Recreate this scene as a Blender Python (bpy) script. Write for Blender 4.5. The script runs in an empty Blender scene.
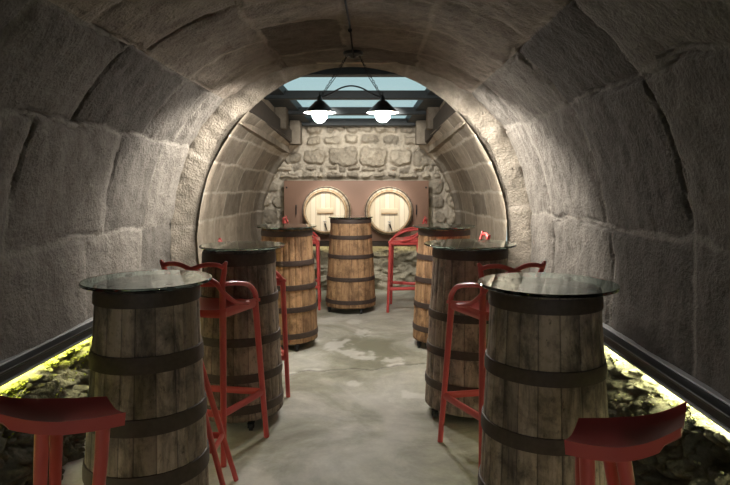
import bpy, bmesh, math, random
import numpy as np
from mathutils import Vector, Matrix

random.seed(7)
rng = np.random.default_rng(11)
SC = bpy.context.scene
COL = SC.collection
PI = math.pi
D = math.radians

# ------------------------------------------------------------------ object helpers
def props(o, label=None, cat=None, group=None, kind=None):
    if label: o['label'] = label
    if cat: o['category'] = cat
    if group: o['group'] = group
    if kind: o['kind'] = kind
    return o

def empty(name, loc=(0, 0, 0), rz=0.0, label=None, cat=None, group=None, kind=None):
    o = bpy.data.objects.new(name, None)
    o.empty_display_size = 0.1
    COL.objects.link(o)
    o.location = loc
    o.rotation_euler = (0, 0, rz)
    return props(o, label, cat, group, kind)

def mesh_obj(name, verts, faces, mat, parent=None, smooth=True, attrs=None, sharp=None):
    me = bpy.data.meshes.new(name)
    me.from_pydata([tuple(map(float, v)) for v in verts], [], [tuple(map(int, f)) for f in faces])
    me.update()
    if smooth:
        me.polygons.foreach_set('use_smooth', [True] * len(me.polygons))
        if sharp:
            me.set_sharp_from_angle(angle=D(sharp))
    if attrs:
        for k, a in attrs.items():
            a = np.asarray(a, dtype=np.float32)
            at = me.attributes.new(k, 'FLOAT', 'POINT')
            at.data.foreach_set('value', a.ravel())
    if mat: me.materials.append(mat)
    o = bpy.data.objects.new(name, me)
    COL.objects.link(o)
    if parent: o.parent = parent
    return o

def copy_tree(o, parent=None):
    c = o.copy()
    COL.objects.link(c)
    if parent is not None: c.parent = parent
    for ch in list(o.children):
        copy_tree(ch, c)
    return c

# ------------------------------------------------------------------ shape helpers
class MB:
    """collects shapes into one mesh"""
    def __init__(s):
        s.v, s.f = [], []
    def add(s, v, f):
        b = len(s.v)
        s.v += [tuple(p) for p in v]
        s.f += [tuple(i + b for i in q) for q in f]
        return s
    def bm(s, bm):
        bm.verts.ensure_lookup_table(); bm.verts.index_update()
        s.add([v.co[:] for v in bm.verts], [[v.index for v in f.verts] for f in bm.faces])
        bm.free(); return s
    def box(s, lo, hi, bevel=0.0, seg=1, mat=None):
        bm = bmesh.new()
        bmesh.ops.create_cube(bm, size=1)
        for v in bm.verts:
            v.co = Vector([lo[i] + (v.co[i] + .5) * (hi[i] - lo[i]) for i in range(3)])
        if bevel > 0:
            bmesh.ops.bevel(bm, geom=list(bm.edges), offset=bevel, segments=seg, affect='EDGES', profile=.5)
        if mat is not None: bmesh.ops.transform(bm, matrix=mat, verts=bm.verts)
        return s.bm(bm)
    def lathe(s, prof, seg=32, mat=None, close=False, caps=True):
        v, f = [], []
        n = len(prof)
        for (r, z) in prof:
            for k in range(seg):
                a = 2 * PI * k / seg
                v.append((r * math.cos(a), r * math.sin(a), z))
        rng_ = range(n) if close else range(n - 1)
        for i in rng_:
            j = (i + 1) % n
            for k in range(seg):
                k2 = (k + 1) % seg
                f.append((i * seg + k, i * seg + k2, j * seg + k2, j * seg + k))
        if not close and caps:
            if prof[0][0] > 1e-6: f.append(tuple(reversed(range(seg))))
            if prof[-1][0] > 1e-6: f.append(tuple(range((n - 1) * seg, n * seg)))
        if mat is not None: v = [tuple(mat @ Vector(p)) for p in v]
        return s.add(v, f)
    def tube(s, pts, rad, seg=10, aspect=1.0, up=(0, 0, 1), closed=False):
        """swept tube; rad number or list; aspect squashes it along the frame's normal"""
        P = [Vector(p) for p in pts]; n = len(P)
        R = rad if isinstance(rad, (list, tuple)) else [rad] * n
        v, f = [], []
        last = Vector(up)
        for i in range(n):
            if closed: t = (P[(i + 1) % n] - P[i - 1]).normalized()
            else: t = (P[min(i + 1, n - 1)] - P[max(i - 1, 0)]).normalized()
            nrm = last - t * last.dot(t)
            if nrm.length < 1e-4: nrm = Vector((1, 0, 0)) - t * t.x
            nrm.normalize(); last = nrm
            b = t.cross(nrm)
            for k in range(seg):
                a = 2 * PI * (k + .5) / seg
                v.append(P[i] + b * (R[i] * math.cos(a)) + nrm * (R[i] * aspect * math.sin(a)))
        for i in range(n if closed else n - 1):
            j = (i + 1) % n
            for k in range(seg):
                k2 = (k + 1) % seg
                f.append((i * seg + k, i * seg + k2, j * seg + k2, j * seg + k))
        if not closed:
            f.append(tuple(reversed(range(seg)))); f.append(tuple(range((n - 1) * seg, n * seg)))
        return s.add(v, f)
    def sphere(s, c, r, seg=16, rings=10, sc=(1, 1, 1)):
        prof = [(max(1e-5, r * math.sin(PI * i / rings)), -r * math.cos(PI * i / rings)) for i in range(rings + 1)]
        m = Matrix.Translation(c) @ Matrix.Diagonal((*sc, 1))
        return s.lathe(prof, seg, m)
    def build(s, name, mat, parent=None, smooth=True, sharp=40, attrs=None):
        return mesh_obj(name, s.v, s.f, mat, parent, smooth, attrs, sharp)

def spline(pts, per=8):
    P = [Vector(p) for p in pts]
    out = []
    for i in range(len(P) - 1):
        p0 = P[i - 1] if i > 0 else P[0] * 2 - P[1]
        p1, p2 = P[i], P[i + 1]
        p3 = P[i + 2] if i + 2 < len(P) else P[-1] * 2 - P[-2]
        for k in range(per):
            t = k / per
            out.append(.5 * ((2 * p1) + (p2 - p0) * t + (2 * p0 - 5 * p1 + 4 * p2 - p3) * t * t + (3 * p1 - p0 - 3 * p2 + p3) * t ** 3))
    out.append(P[-1])
    return out

def lerp(a, b, t): return a + (b - a) * t

# ------------------------------------------------------------------ numpy noise
def _h(ix, iy, iz, seed):
    n = (ix.astype(np.int64) * 374761393 + iy.astype(np.int64) * 668265263 + iz.astype(np.int64) * 2147483647 + seed * 1274126177) & 0xffffffff
    n = ((n ^ (n >> 13)) * 1274126177) & 0xffffffff
    n = ((n ^ (n >> 16)) * 2246822519) & 0xffffffff
    return ((n ^ (n >> 15)) & 0xffff) / 65535.0
def vnoise(x, y, z, seed=0):
    x, y, z = np.broadcast_arrays(np.asarray(x, float), np.asarray(y, float), np.asarray(z, float))
    ix, iy, iz = np.floor(x), np.floor(y), np.floor(z)
    fx, fy, fz = x - ix, y - iy, z - iz
    fx, fy, fz = [t * t * (3 - 2 * t) for t in (fx, fy, fz)]
    r = 0
    for a in (0, 1):
        for b in (0, 1):
            for c in (0, 1):
                w = (fx if a else 1 - fx) * (fy if b else 1 - fy) * (fz if c else 1 - fz)
                r = r + w * _h(ix + a, iy + b, iz + c, seed)
    return r
def fbm(x, y, z, seed=0, octv=4):
    r, a, t = 0, .5, 0
    for o in range(octv):
        r = r + a * vnoise(np.asarray(x) * 2 ** o, np.asarray(y) * 2 ** o, np.asarray(z) * 2 ** o, seed + o * 17)
        t += a; a *= .5
    return r / t
def sstep(a, b, x):
    t = np.clip((x - a) / (b - a), 0, 1)
    return t * t * (3 - 2 * t)

def grid_faces(nu, nv):
    i = np.arange(nu - 1)[:, None] * nv + np.arange(nv - 1)[None, :]
    i = i.ravel()
    return np.stack([i, i + 1, i + nv + 1, i + nv], 1)

# ------------------------------------------------------------------ materials
def nodes(name):
    m = bpy.data.materials.new(name); m.use_nodes = True
    nt = m.node_tree
    b = nt.nodes['Principled BSDF']
    return m, nt, b
class NT:
    def __init__(s, nt): s.nt = nt; s.co = None
    def n(s, t, **kw):
        x = s.nt.nodes.new(t)
        for k, v in kw.items(): setattr(x, k, v)
        return x
    def l(s, a, b): s.nt.links.new(a, b)
    def coord(s, scale=(1, 1, 1), obj=True):
        tc = s.n('ShaderNodeTexCoord'); mp = s.n('ShaderNodeMapping')
        s.l(tc.outputs['Object'], mp.inputs['Vector'])
        mp.inputs['Scale'].default_value = scale
        return mp.outputs['Vector']
    def noise(s, vec, scale, detail=5, rough=.6, dist=0.0):
        x = s.n('ShaderNodeTexNoise')
        s.l(vec, x.inputs['Vector'])
        x.inputs['Scale'].default_value = scale; x.inputs['Detail'].default_value = detail
        x.inputs['Roughness'].default_value = rough; x.inputs['Distortion'].default_value = dist
        return x.outputs['Fac']
    def ramp(s, fac, stops):
        x = s.n('ShaderNodeValToRGB')
        e = x.color_ramp.elements
        while len(e) < len(stops): e.new(.5)
        for i, (p, c) in enumerate(stops):
            e[i].position = p; e[i].color = (*c, 1) if len(c) == 3 else c
        s.l(fac, x.inputs['Fac'])
        return x.outputs['Color']
    def mix(s, fac, a, b, mode='MIX'):
        x = s.n('ShaderNodeMix', data_type='RGBA', blend_type=mode)
        if isinstance(fac, (int, float)): x.inputs[0].default_value = fac
        else: s.l(fac, x.inputs[0])
        for i, v in ((6, a), (7, b)):
            if isinstance(v, tuple): x.inputs[i].default_value = (*v, 1)
            else: s.l(v, x.inputs[i])
        return x.outputs[2]
    def attr(s, name):
        x = s.n('ShaderNodeAttribute'); x.attribute_name = name
        return x.outputs['Fac']
    def math(s, op, a, b=0.0):
        x = s.n('ShaderNodeMath', operation=op)
        for i, v in ((0, a), (1, b)):
            if isinstance(v, (int, float)): x.inputs[i].default_value = v
            else: s.l(v, x.inputs[i])
        return x.outputs[0]
    def bump(s, h, bsdf, strength=.5, dist=.01):
        x = s.n('ShaderNodeBump')
        x.inputs['Strength'].default_value = strength; x.inputs['Distance'].default_value = dist
        s.l(h, x.inputs['Height']); s.l(x.outputs['Normal'], bsdf.inputs['Normal'])
    def grey(s, fac, lo, hi):
        return s.ramp(fac, [(0, (lo,) * 3), (1, (hi,) * 3)])

def mat_plain(name, color, rough=.5, metal=0.0, spec=.5, var=.0, bump=0.0, scale=20):
    m, nt, b = nodes(name); g = NT(nt)
    b.inputs['Base Color'].default_value = (*color, 1)
    b.inputs['Roughness'].default_value = rough
    b.inputs['Metallic'].default_value = metal
    b.inputs['Specular IOR Level'].default_value = spec
    if var > 0 or bump > 0:
        f = g.noise(g.coord(), scale, 5)
        if var > 0:
            c = g.mix(f, tuple(x * (1 - var) for x in color), tuple(min(1, x * (1 + var)) for x in color))
            g.l(c, b.inputs['Base Color'])
        if bump > 0: g.bump(f, b, bump, .004)
    return m

def mat_stone(name, a, bcol, mortar, bump=.6):
    m, nt, b = nodes(name); g = NT(nt)
    v = g.coord()
    big = g.noise(v, 1.6, 6, .65, .4); mid = g.noise(v, 9, 6, .7); fine = g.noise(v, 70, 4, .7)
    c = g.mix(g.grey(big, -.3, 1.25), a, bcol)
    c = g.mix(1.0, c, g.grey(mid, .38, 1.58), 'MULTIPLY')
    c = g.mix(1.0, c, g.grey(fine, .72, 1.26), 'MULTIPLY')
    c = g.mix(1.0, c, g.grey(g.attr('tone'), .66, 1.3), 'MULTIPLY')
    mm = g.math('MULTIPLY', g.attr('mortar'), g.math('ADD', .3, g.noise(v, 14, 4)))
    c = g.mix(mm, c, mortar)
    st = g.ramp(g.noise(g.coord((1, 1, .25)), 3.2, 6, .7), [(.5, (1, 1, 1)), (.72, (.55, .53, .5))])
    c = g.mix(.75, c, st, 'MULTIPLY')
    g.l(c, b.inputs['Base Color'])
    b.inputs['Roughness'].default_value = .93; b.inputs['Specular IOR Level'].default_value = .18
    vo = g.n('ShaderNodeTexVoronoi'); g.l(v, vo.inputs['Vector']); vo.inputs['Scale'].default_value = 45
    h = g.math('ADD', g.math('MULTIPLY', mid, 1.4), g.math('ADD', g.math('MULTIPLY', fine, .75), g.math('MULTIPLY', vo.outputs['Distance'], .35)))
    g.bump(h, b, bump, .016)
    return m

M = {}
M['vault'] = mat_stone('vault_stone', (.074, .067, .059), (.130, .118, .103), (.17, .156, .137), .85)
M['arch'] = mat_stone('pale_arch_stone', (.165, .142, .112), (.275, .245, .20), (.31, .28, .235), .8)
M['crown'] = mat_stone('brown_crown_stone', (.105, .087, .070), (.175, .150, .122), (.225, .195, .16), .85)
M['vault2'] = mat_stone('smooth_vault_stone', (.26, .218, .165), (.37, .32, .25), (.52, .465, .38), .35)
M['rubble'] = mat_stone('rubble_stone', (.27, .23, .172), (.48, .425, .335), (.55, .49, .395), .9)

def mat_rock(name, moss_amt, mossA, mossB, rockA, rockB):
    m, nt, b = nodes(name); g = NT(nt)
    v = g.coord()
    n1 = g.noise(v, 6, 8, .75, .6); n2 = g.noise(v, 38, 6, .75); n3 = g.noise(v, 3, 6, .7)
    rock = g.mix(g.grey(n2, -.2, 1.2), rockA, rockB)
    moss = g.mix(g.grey(n2, -.3, 1.3), mossA, mossB)
    hi = g.attr('ledge')
    f = g.math('ADD', g.math('MULTIPLY', hi, .75), g.math('ADD', n1, moss_amt - .55))
    f = g.ramp(f, [(.40, (0, 0, 0)), (.62, (1, 1, 1))])
    c = g.mix(f, rock, moss)
    c = g.mix(.8, c, g.ramp(n3, [(.3, (.35, .35, .33)), (.6, (1, 1, 1))]), 'MULTIPLY')
    g.l(c, b.inputs['Base Color'])
    b.inputs['Roughness'].default_value = .9; b.inputs['Specular IOR Level'].default_value = .2
    g.bump(g.math('ADD', g.math('MULTIPLY', n2, 1.0), n1), b, .9, .03)
    return m
M['rock_l'] = mat_rock('mossy_rock', .14, (.10, .115, .02), (.30, .30, .07), (.06, .06, .045), (.26, .245, .18))
M['rock_r'] = mat_rock('lichened_rock', .0, (.22, .24, .12), (.50, .50, .36), (.055, .058, .045), (.28, .27, .20))
M['rock_b'] = mat_rock('pale_rock', .0, (.36, .33, .22), (.50, .46, .34), (.26, .235, .16), (.52, .47, .36))
M['mossL'] = mat_plain('yellow_moss', (.24, .27, .035), .9, spec=.1, var=.5, bump=.6, scale=60)
M['mossR'] = mat_plain('pale_lichen', (.36, .38, .2), .9, spec=.1, var=.5, bump=.6, scale=60)

def mat_floor():
    m, nt, b = nodes('worn_concrete'); g = NT(nt)
    v = g.coord()
    n1 = g.noise(v, 1.1, 7, .62, .8); n2 = g.noise(v, 7, 8, .7, .3); n3 = g.noise(v, 60, 4, .7)
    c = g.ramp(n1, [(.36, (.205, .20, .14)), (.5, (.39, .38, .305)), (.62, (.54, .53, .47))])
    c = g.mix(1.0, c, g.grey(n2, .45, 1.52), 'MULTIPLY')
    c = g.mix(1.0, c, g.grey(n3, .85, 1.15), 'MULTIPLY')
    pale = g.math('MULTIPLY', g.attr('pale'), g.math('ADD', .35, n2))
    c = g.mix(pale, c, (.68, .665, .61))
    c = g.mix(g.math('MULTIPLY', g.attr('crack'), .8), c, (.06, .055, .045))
    g.l(c, b.inputs['Base Color'])
    g.l(g.ramp(n2, [(.3, (.42,) * 3), (.7, (.68,) * 3)]), b.inputs['Roughness'])
    b.inputs['Specular IOR Level'].default_value = .35
    g.bump(g.math('ADD', g.math('MULTIPLY', n3, .25), n2), b, .25, .01)
    return m
M['floor'] = mat_floor()

def mat_wood(name, a, bcol, dark, rough=.7):
    m, nt, b = nodes(name); g = NT(nt)
    v = g.coord((1, 1, .07)); v2 = g.coord((1, 1, .22)); vp = g.coord()
    grain = g.noise(v, 55, 6, .65, .3); streak = g.noise(v2, 12, 6, .7, .5); blot = g.noise(vp, 9, 6, .7, .3)
    c = g.mix(g.grey(grain, -.3, 1.3), a, bcol)
    c = g.mix(1.0, c, g.grey(g.attr('tone'), .72, 1.25), 'MULTIPLY')
    c = g.mix(g.ramp(streak, [(.44, (0, 0, 0)), (.68, (.9,) * 3)]), c, dark)
    c = g.mix(g.ramp(blot, [(.47, (0, 0, 0)), (.70, (.85,) * 3)]), c, dark)
    speck = g.noise(g.coord((1, 1, .55)), 42, 5, .75, .2)
    c = g.mix(g.ramp(speck, [(.56, (0, 0, 0)), (.70, (.8,) * 3)]), c, dark)
    c = g.mix(g.attr('groove'), c, tuple(x * .25 for x in dark))
    g.l(c, b.inputs['Base Color'])
    b.inputs['Roughness'].default_value = rough; b.inputs['Specular IOR Level'].default_value = .3
    g.bump(g.math('ADD', g.math('MULTIPLY', grain, .7), streak), b, .45, .006)
    return m
M['wood_lit'] = mat_wood('lamplit_oak_staves', (.34, .185, .088), (.60, .375, .20), (.12, .065, .036))  # oak of the rear barrels, painted lighter and warmer for the lamplight on them
M['wood_dim'] = mat_wood('dim_worn_oak_staves', (.25, .183, .14), (.44, .345, .28), (.05, .04, .034))  # worn oak of the front barrels, painted greyer and darker for weaker light
def mat_pale_oak():
    m, nt, b = nodes('pale_oak'); g = NT(nt)
    vx = g.coord((1, 1, .08))
    gr = g.noise(vx, 45, 6, .6, .2)
    c = g.mix(gr, (.62, .53, .385), (.78, .70, .56))
    c = g.mix(1.0, c, g.ramp(g.attr('tone'), [(0, (.84, .80, .70)), (1, (1.06, 1.05, 1.04))]), 'MULTIPLY')
    c = g.mix(g.attr('groove'), c, (.25, .15, .07))
    g.l(c, b.inputs['Base Color'])
    b.inputs['Roughness'].default_value = .5; b.inputs['Specular IOR Level'].default_value = .35
    return m
M['oak'] = mat_pale_oak()
M['oak_plate'] = mat_plain('plate_oak', (.62, .50, .33), .5, var=.15)
M['oak_ring'] = mat_plain('oak_chime', (.36, .23, .115), .55, var=.25, scale=30)
M['hoop'] = mat_plain('rusty_black_iron', (.072, .050, .041), .6, .3, var=.5, bump=.2, scale=45)
M['head'] = mat_plain('dark_barrel_top', (.05, .037, .027), .75, var=.4, scale=25)
M['caster'] = mat_plain('black_caster', (.012, .012, .013), .45)
M['dolly'] = mat_plain('black_board', (.018, .016, .015), .7)
M['red'] = mat_plain('rust_red_plastic', (.56, .078, .072), .36, spec=.5)
M['red_dark'] = mat_plain('dull_red_plastic', (.46, .066, .062), .42, spec=.45)
M['panel'] = mat_plain('brown_panel', (.22, .128, .085), .6, var=.12, scale=4)
M['iron'] = mat_plain('black_iron', (.02, .021, .022), .5, .6)
M['beam'] = mat_plain('dark_steel_beam', (.022, .028, .03), .55, .1, var=.3)
M['timber'] = mat_plain('old_timber', (.05, .037, .026), .8, var=.45, bump=.5, scale=14)
M['brass'] = mat_plain('brushed_steel', (.62, .58, .5), .3, .9)
M['rail'] = mat_plain('grey_painted_metal', (.16, .165, .165), .42, .4, var=.2)
M['strip'] = mat_plain('pale_grey_metal', (.42, .43, .43), .4, .3)
M['cable'] = mat_plain('black_cable_sheath', (.006, .007, .008), .85, spec=.1)
M['rubber'] = mat_plain('clear_pad', (.3, .34, .33), .3)
M['shade_out'] = mat_plain('black_enamel', (.018, .024, .028), .35)
M['shade_in'] = mat_plain('white_enamel', (.82, .82, .80), .35)

def mat_glass(name, col, rough=.015):
    m, nt, b = nodes(name)
    b.inputs['Base Color'].default_value = (*col, 1)
    b.inputs['Transmission Weight'].default_value = 1
    b.inputs['Roughness'].default_value = rough
    b.inputs['IOR'].default_value = 1.5
    return m
M['glass'] = mat_glass('green_table_glass', (.62, .86, .80))
M['roofglass'] = mat_glass('roof_glass', (.88, .97, .98), .0)
M['roofglass'].node_tree.nodes['Principled BSDF'].inputs['IOR'].default_value = 1.04
def mat_emit(name, col, st):
    m, nt, b = nodes(name)
    b.inputs['Base Color'].default_value = (*col, 1)
    b.inputs['Emission Color'].default_value = (*col, 1)
    b.inputs['Emission Strength'].default_value = st
    return m
BULB = 480.0
LED = 44.0
M['bulb'] = mat_emit('lit_bulb', (1.0, .95, .89), BULB)
M['led'] = mat_emit('lit_led_strip', (1.0, .95, .58), LED)
M['led_b'] = mat_emit('lit_led_strip_rear', (1.0, .88, .5), 8.0)

# ------------------------------------------------------------------ camera
EYE = 1.42
cam_d = bpy.data.cameras.new('camera')
cam = bpy.data.objects.new('camera', cam_d)
COL.objects.link(cam)
cam.location = (0, 0, EYE)
cam.rotation_euler = (PI / 2, 0, 0)
cam_d.sensor_width = 36; cam_d.lens = 600 / 730 * 36
cam_d.shift_x = -8 / 730; cam_d.shift_y = -59.5 / 730
cam_d.clip_start = .05; cam_d.clip_end = 100
SC.camera = cam

# ------------------------------------------------------------------ the vault
CX, CZ, R1, NE = -.19, .90, 1.62, 2.32
YR = 5.48          # where the near vault ends
YB = 8.15          # the back wall
Y0 = -4.0

def prof(phi, a, b, n=NE):
    c, s = np.cos(phi), np.sin(phi)
    r = (np.abs(c / a) ** n + np.abs(s / b) ** n) ** (-1 / n)
    return r * c, r * s

JOINTS = np.radians([-40, 9, 36, 51, 70, 91, 111, 132, 150, 174, 220])
RING = {}
for k in range(len(JOINTS) - 1):
    base = [5.0 - .0, 4.22, 3.5, 2.75, 1.95, 1.2, .3, -.6, -1.5, -2.4, -3.3]
    RING[k] = np.array([y + (random.random() - .5) * .30 for y in base])
for k in (0, 1, 2): RING[k][:4] = [4.77 + .05 * k, 3.62 + .04 * k, 2.68, 1.9]
RING[8][:4] = [4.80, 4.02, 2.95, 2.0]; RING[7][:4] = [5.0, 4.33, 3.3, 2.4]; RING[9][:4] = [4.72, 3.8, 2.9, 2.0]

def vault_mesh(name, p0, p1, mat, label, yend=YR):
    du = .0145
    nu = max(6, int((p1 - p0) * 1.65 / du))
    phi = np.linspace(p0, p1, nu)
    ys = np.concatenate([np.linspace(Y0, 1.6, 60)[:-1], np.linspace(1.6, yend, 270)])
    PH, Y = np.meshgrid(phi, ys, indexing='ij')
    x0, z0 = prof(PH, R1, R1)
    # wobbly joints
    wob = (fbm(PH * 6, Y * 3, 0, 5, 3) - .5) * .05
    wob2 = (fbm(PH * 5, Y * 4, 3, 9, 3) - .5) * .06
    P2 = PH + wob
    dj = np.full(PH.shape, 9.0); cid = np.zeros(PH.shape, int)
    for k, j in enumerate(JOINTS):
        dj = np.minimum(dj, np.abs(P2 - j) * 1.65)
        cid += (P2 > j)
    cid -= 1
    dr = np.full(PH.shape, 9.0); sid = np.zeros(PH.shape)
    for k in range(len(JOINTS) - 1):
        m = cid == k
        if not m.any(): continue
        d = np.full(m.sum(), 9.0); s_ = np.zeros(m.sum())
        for r in RING[k]:
            yy = (Y + wob2)[m] - r
            d = np.minimum(d, np.abs(yy)); s_ += yy > 0
        dr[m] = d; sid[m] = s_ + 37 * k
    d = np.minimum(dj, dr)
    wid = .007 + .017 * fbm(PH * 3, Y * 2, 7, 21, 3)
    mortar = 1 - sstep(wid * .7, wid * 1.25, d + (fbm(PH * 40, Y * 25, 0, 3, 2) - .5) * .022)
    tone = _h(sid, sid * 0 + 3, sid * 0, 4)
    deep = sstep(.50, .66, fbm(PH * 2.2, Y * 1.3, 1, 33, 3))
    crack = (1 - sstep(.002, .010, np.abs(d - wid))) * deep
    off = .020 * (sstep(0, .12, d) - 1) * .6 + .012 * (tone - .5)
    off += (fbm(PH * 5, Y * 3, 0, 41, 4) - .5) * .035 + (fbm(PH * 22, Y * 14, 0, 47, 3) - .5) * .016
    off -= mortar * (.006 - .004 * (1 - deep)) + crack * .028
    r = 1 - off / 1.62
    X, Z = CX + x0 * r, CZ + z0 * r
    V = np.stack([X, Y, Z], -1).reshape(-1, 3)
    o = mesh_obj(name, V, grid_faces(nu, len(ys)), mat, attrs={'mortar': np.clip(mortar - crack, 0, 1), 'tone': tone})
    return props(o, label, 'vault', kind='structure')

zfloor = -math.asin(min(1, .42 / 1.62))
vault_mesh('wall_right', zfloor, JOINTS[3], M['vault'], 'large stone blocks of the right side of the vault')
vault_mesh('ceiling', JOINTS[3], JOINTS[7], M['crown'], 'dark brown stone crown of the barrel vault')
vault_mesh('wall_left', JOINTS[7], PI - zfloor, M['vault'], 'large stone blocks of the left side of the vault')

# rear vault: narrower, its crown cut open under the skylight
XOL, XOR = (-1.16, -1.03), (.78, .65)      # opening edges front/back
def rear(name, side, label):
    nu, nv = 130, 150
    ys = np.linspace(YR + .062, YB + .05, nv)
    V = []; T = []; MO = []
    for i in range(nu + 5):
        u = max(0, i - 5) / (nu - 1) if i >= 5 else 0
        t = (ys - YR) / (YB - YR)
        a = lerp(1.445, 1.34, t); b = lerp(1.612, 1.36, t)
        xo = (lerp(XOL[0], XOL[1], t) if side < 0 else lerp(XOR[0], XOR[1], t)) - CX
        # top angle of this side
        top = np.arcsin(np.clip(1 - np.abs(xo / a) ** 2.0, 0, 1) ** .5)
        zt = b * np.sin(top)
        ph_top = np.arctan2(zt, np.abs(xo))
        u = min(1, i / (nu - 1))
        ph = lerp(-.29, ph_top, u)
        x, z = prof(ph, a, b, 2.0)
        x = x * side
        arc = ph * 1.45
        # joints
        dj = np.full(nv, 9.0); cid = np.zeros(nv)
        w = (fbm(ph * 6, ys * 3, side, 55, 3) - .5) * .05
        for j in (.16, .44, .74, 1.02):
            dj = np.minimum(dj, np.abs(arc + w - j)); cid += (arc + w > j)
        rr = {0: (6.1, 6.9, 7.6), 1: (6.35, 7.05, 7.7), 2: (6.0, 6.75, 7.5), 3: (6.3, 7.0, 7.6), 4: (6.1, 6.8, 7.5)}
        dr = np.full(nv, 9.0); sid = cid * 7
        for k in rr:
            m = cid == k
            for q in rr[k]:
                yy = ys + w * .8 - q
                dr = np.where(m, np.minimum(dr, np.abs(yy)), dr); sid = sid + m * (yy > 0)
        dd = np.minimum(dj, np.where(ys > 5.72, dr, 9.0))
        ring = np.abs(ys + w * .4 - 5.70)
        dd = np.minimum(dd, ring)
        mo = 1 - sstep(.008, .018, dd + (fbm(ph * 40, ys * 30, 0, 61, 2) - .5) * .016)
        off = (fbm(ph * 5, ys * 3, side, 71, 4) - .5) * .03 - mo * .004 + .012 * (ys < 5.70) + .05 * sstep(7.93, 7.97, ys)
        off = off - .03 * (1 - sstep(0, .012, np.abs(ys - 7.95)))
        r = 1 - off / 1.45
        V.append(np.stack([CX + x * r, ys, CZ + z * r], -1)); T.append(_h(sid, sid * 0, sid * 0 + 9, 3)); MO.append(mo)
        if i >= nu - 1: break
    n = len(V)
    o = mesh_obj(name, np.concatenate(V), grid_faces(n, nv), M['vault2'], attrs={'mortar': np.concatenate(MO), 'tone': np.concatenate(T)})
    return props(o, label, 'vault', kind='structure')
rear('wall_left_rear', -1, 'smoother narrower left side of the vault beyond the stone arch')
rear('wall_right_rear', 1, 'smoother narrower right side of the vault beyond the stone arch')

# the stone face of the arch where the vault narrows
def arch_face():
    n = 220
    ph = np.linspace(-.28, PI + .28, n)
    V, T, MO = [], [], []
    for k, t in enumerate(np.linspace(0, 1, 10)):
        xo, zo = prof(ph, R1 + .012, R1 + .012)
        xi, zi = prof(ph, 1.435, 1.60, 2.0)
        xi = np.where(np.abs(xi) > np.abs(xo), xo, xi); 
        x, z = lerp(xo, xi, t), lerp(zo, zi, t)
        y = YR - .08 + .18 * t ** 1.3 + (fbm(x * 5, z * 5, 0, 81, 4) - .5) * .05 + (fbm(x * 22, z * 22, 0, 83, 3) - .5) * .02
        V.append(np.stack([CX + x, y, CZ + z], -1))
        jj = np.min(np.abs(ph[:, None] - JOINTS[None, :] - .03), 1) * 1.5
        MO.append(1 - sstep(.008, .02, jj)); T.append(fbm(ph * 2.5, 0, 0, 3, 2))
    o = mesh_obj('trim_1', np.concatenate(V), grid_faces(10, n), M['arch'], attrs={'mortar': np.concatenate(MO), 'tone': np.concatenate(T)})
    props(o, 'pale stone arch edge where the vault narrows', 'arch', kind='structure')
arch_face()

# ------------------------------------------------------------------ skylight shaft
def quad_strip(name, rows, mat, parent=None):
    nv = len(rows[0])
    V = [p for r in rows for p in r]
    return mesh_obj(name, V, grid_faces(len(rows), nv), mat, parent, smooth=False, attrs={'tone': [.5] * len(V), 'mortar': [0] * len(V)})
def slab(name, pts, mat, kind, label, parent=None):
    """extruded polygon: pts bottom list + top list"""
    n = len(pts) // 2
    f = [tuple(reversed(range(n))), tuple(range(n, 2 * n))] + [(i, (i + 1) % n, n + (i + 1) % n, n + i) for i in range(n)]
    o = mesh_obj(name, pts, f, mat, parent, smooth=False, attrs={'tone': [.4] * 2 * n, 'mortar': [0] * 2 * n})
    if kind: props(o, label, kind=kind)
    return o
def zroof(y): return 2.572 + (y - YR) * (-.112)
for side, nm in ((-1, 'wall_skylight_left'), (1, 'wall_skylight_right')):
    XO = XOL if side < 0 else XOR
    xa, xb = XO[0] + side * .07, XO[1] + side * .07
    w = side * .15
    slab(nm, [(xa, YR + .09, 1.97), (xb, YB + .1, 1.80), (xb + w, YB + .1, 1.80), (xa + w, YR + .09, 1.97),
              (xa, YR + .03, zroof(YR)), (xb, YB + .1, zroof(YB)), (xb + w, YB + .1, zroof(YB)), (xa + w, YR + .03, zroof(YR))], M['vault2'], 'structure',
         'grey side wall of the skylight opening, %s' % ('left' if side < 0 else 'right'))
# timber edging of the opening
for side, nm in ((-1, 'trim_2'), (1, 'trim_3')):
    XO = XOL if side < 0 else XOR
    xa, xb = XO
    w = side * .06
    za, zb = 2.105, 1.915
    slab(nm, [(xa, YR + .10, za), (xb, YB - .02, zb), (xb + w, YB - .02, zb), (xa + w, YR + .10, za),
              (xa, YR + .10, za + .21), (xb, YB - .02, zb + .15), (xb + w, YB - .02, zb + .15), (xa + w, YR + .10, za + .21)], M['timber'], 'structure',
         'old timber board edging the skylight opening, %s side' % ('left' if side < 0 else 'right'))
# small stone blocks carrying the roof beams
k = 3
for side in (-1, 1):
    for (y, x, z0, z1) in ((7.15, -1.09, 2.06, 2.33), (7.86, -1.01, 1.92, 2.235)):
        k += 1
        xx = x if side < 0 else -x - .38
        mb = MB().box((xx - .07, y - .11, z0), (xx + .07, y + .11, z1), .015, 2)
        o = mb.build('trim_%d' % k, M['vault2'], attrs=None)
        props(o, 'small pale stone block under a roof beam, %s side, %s' % ('left' if side < 0 else 'right', 'nearer' if y < 7.5 else 'farther'), kind='structure')
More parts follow.
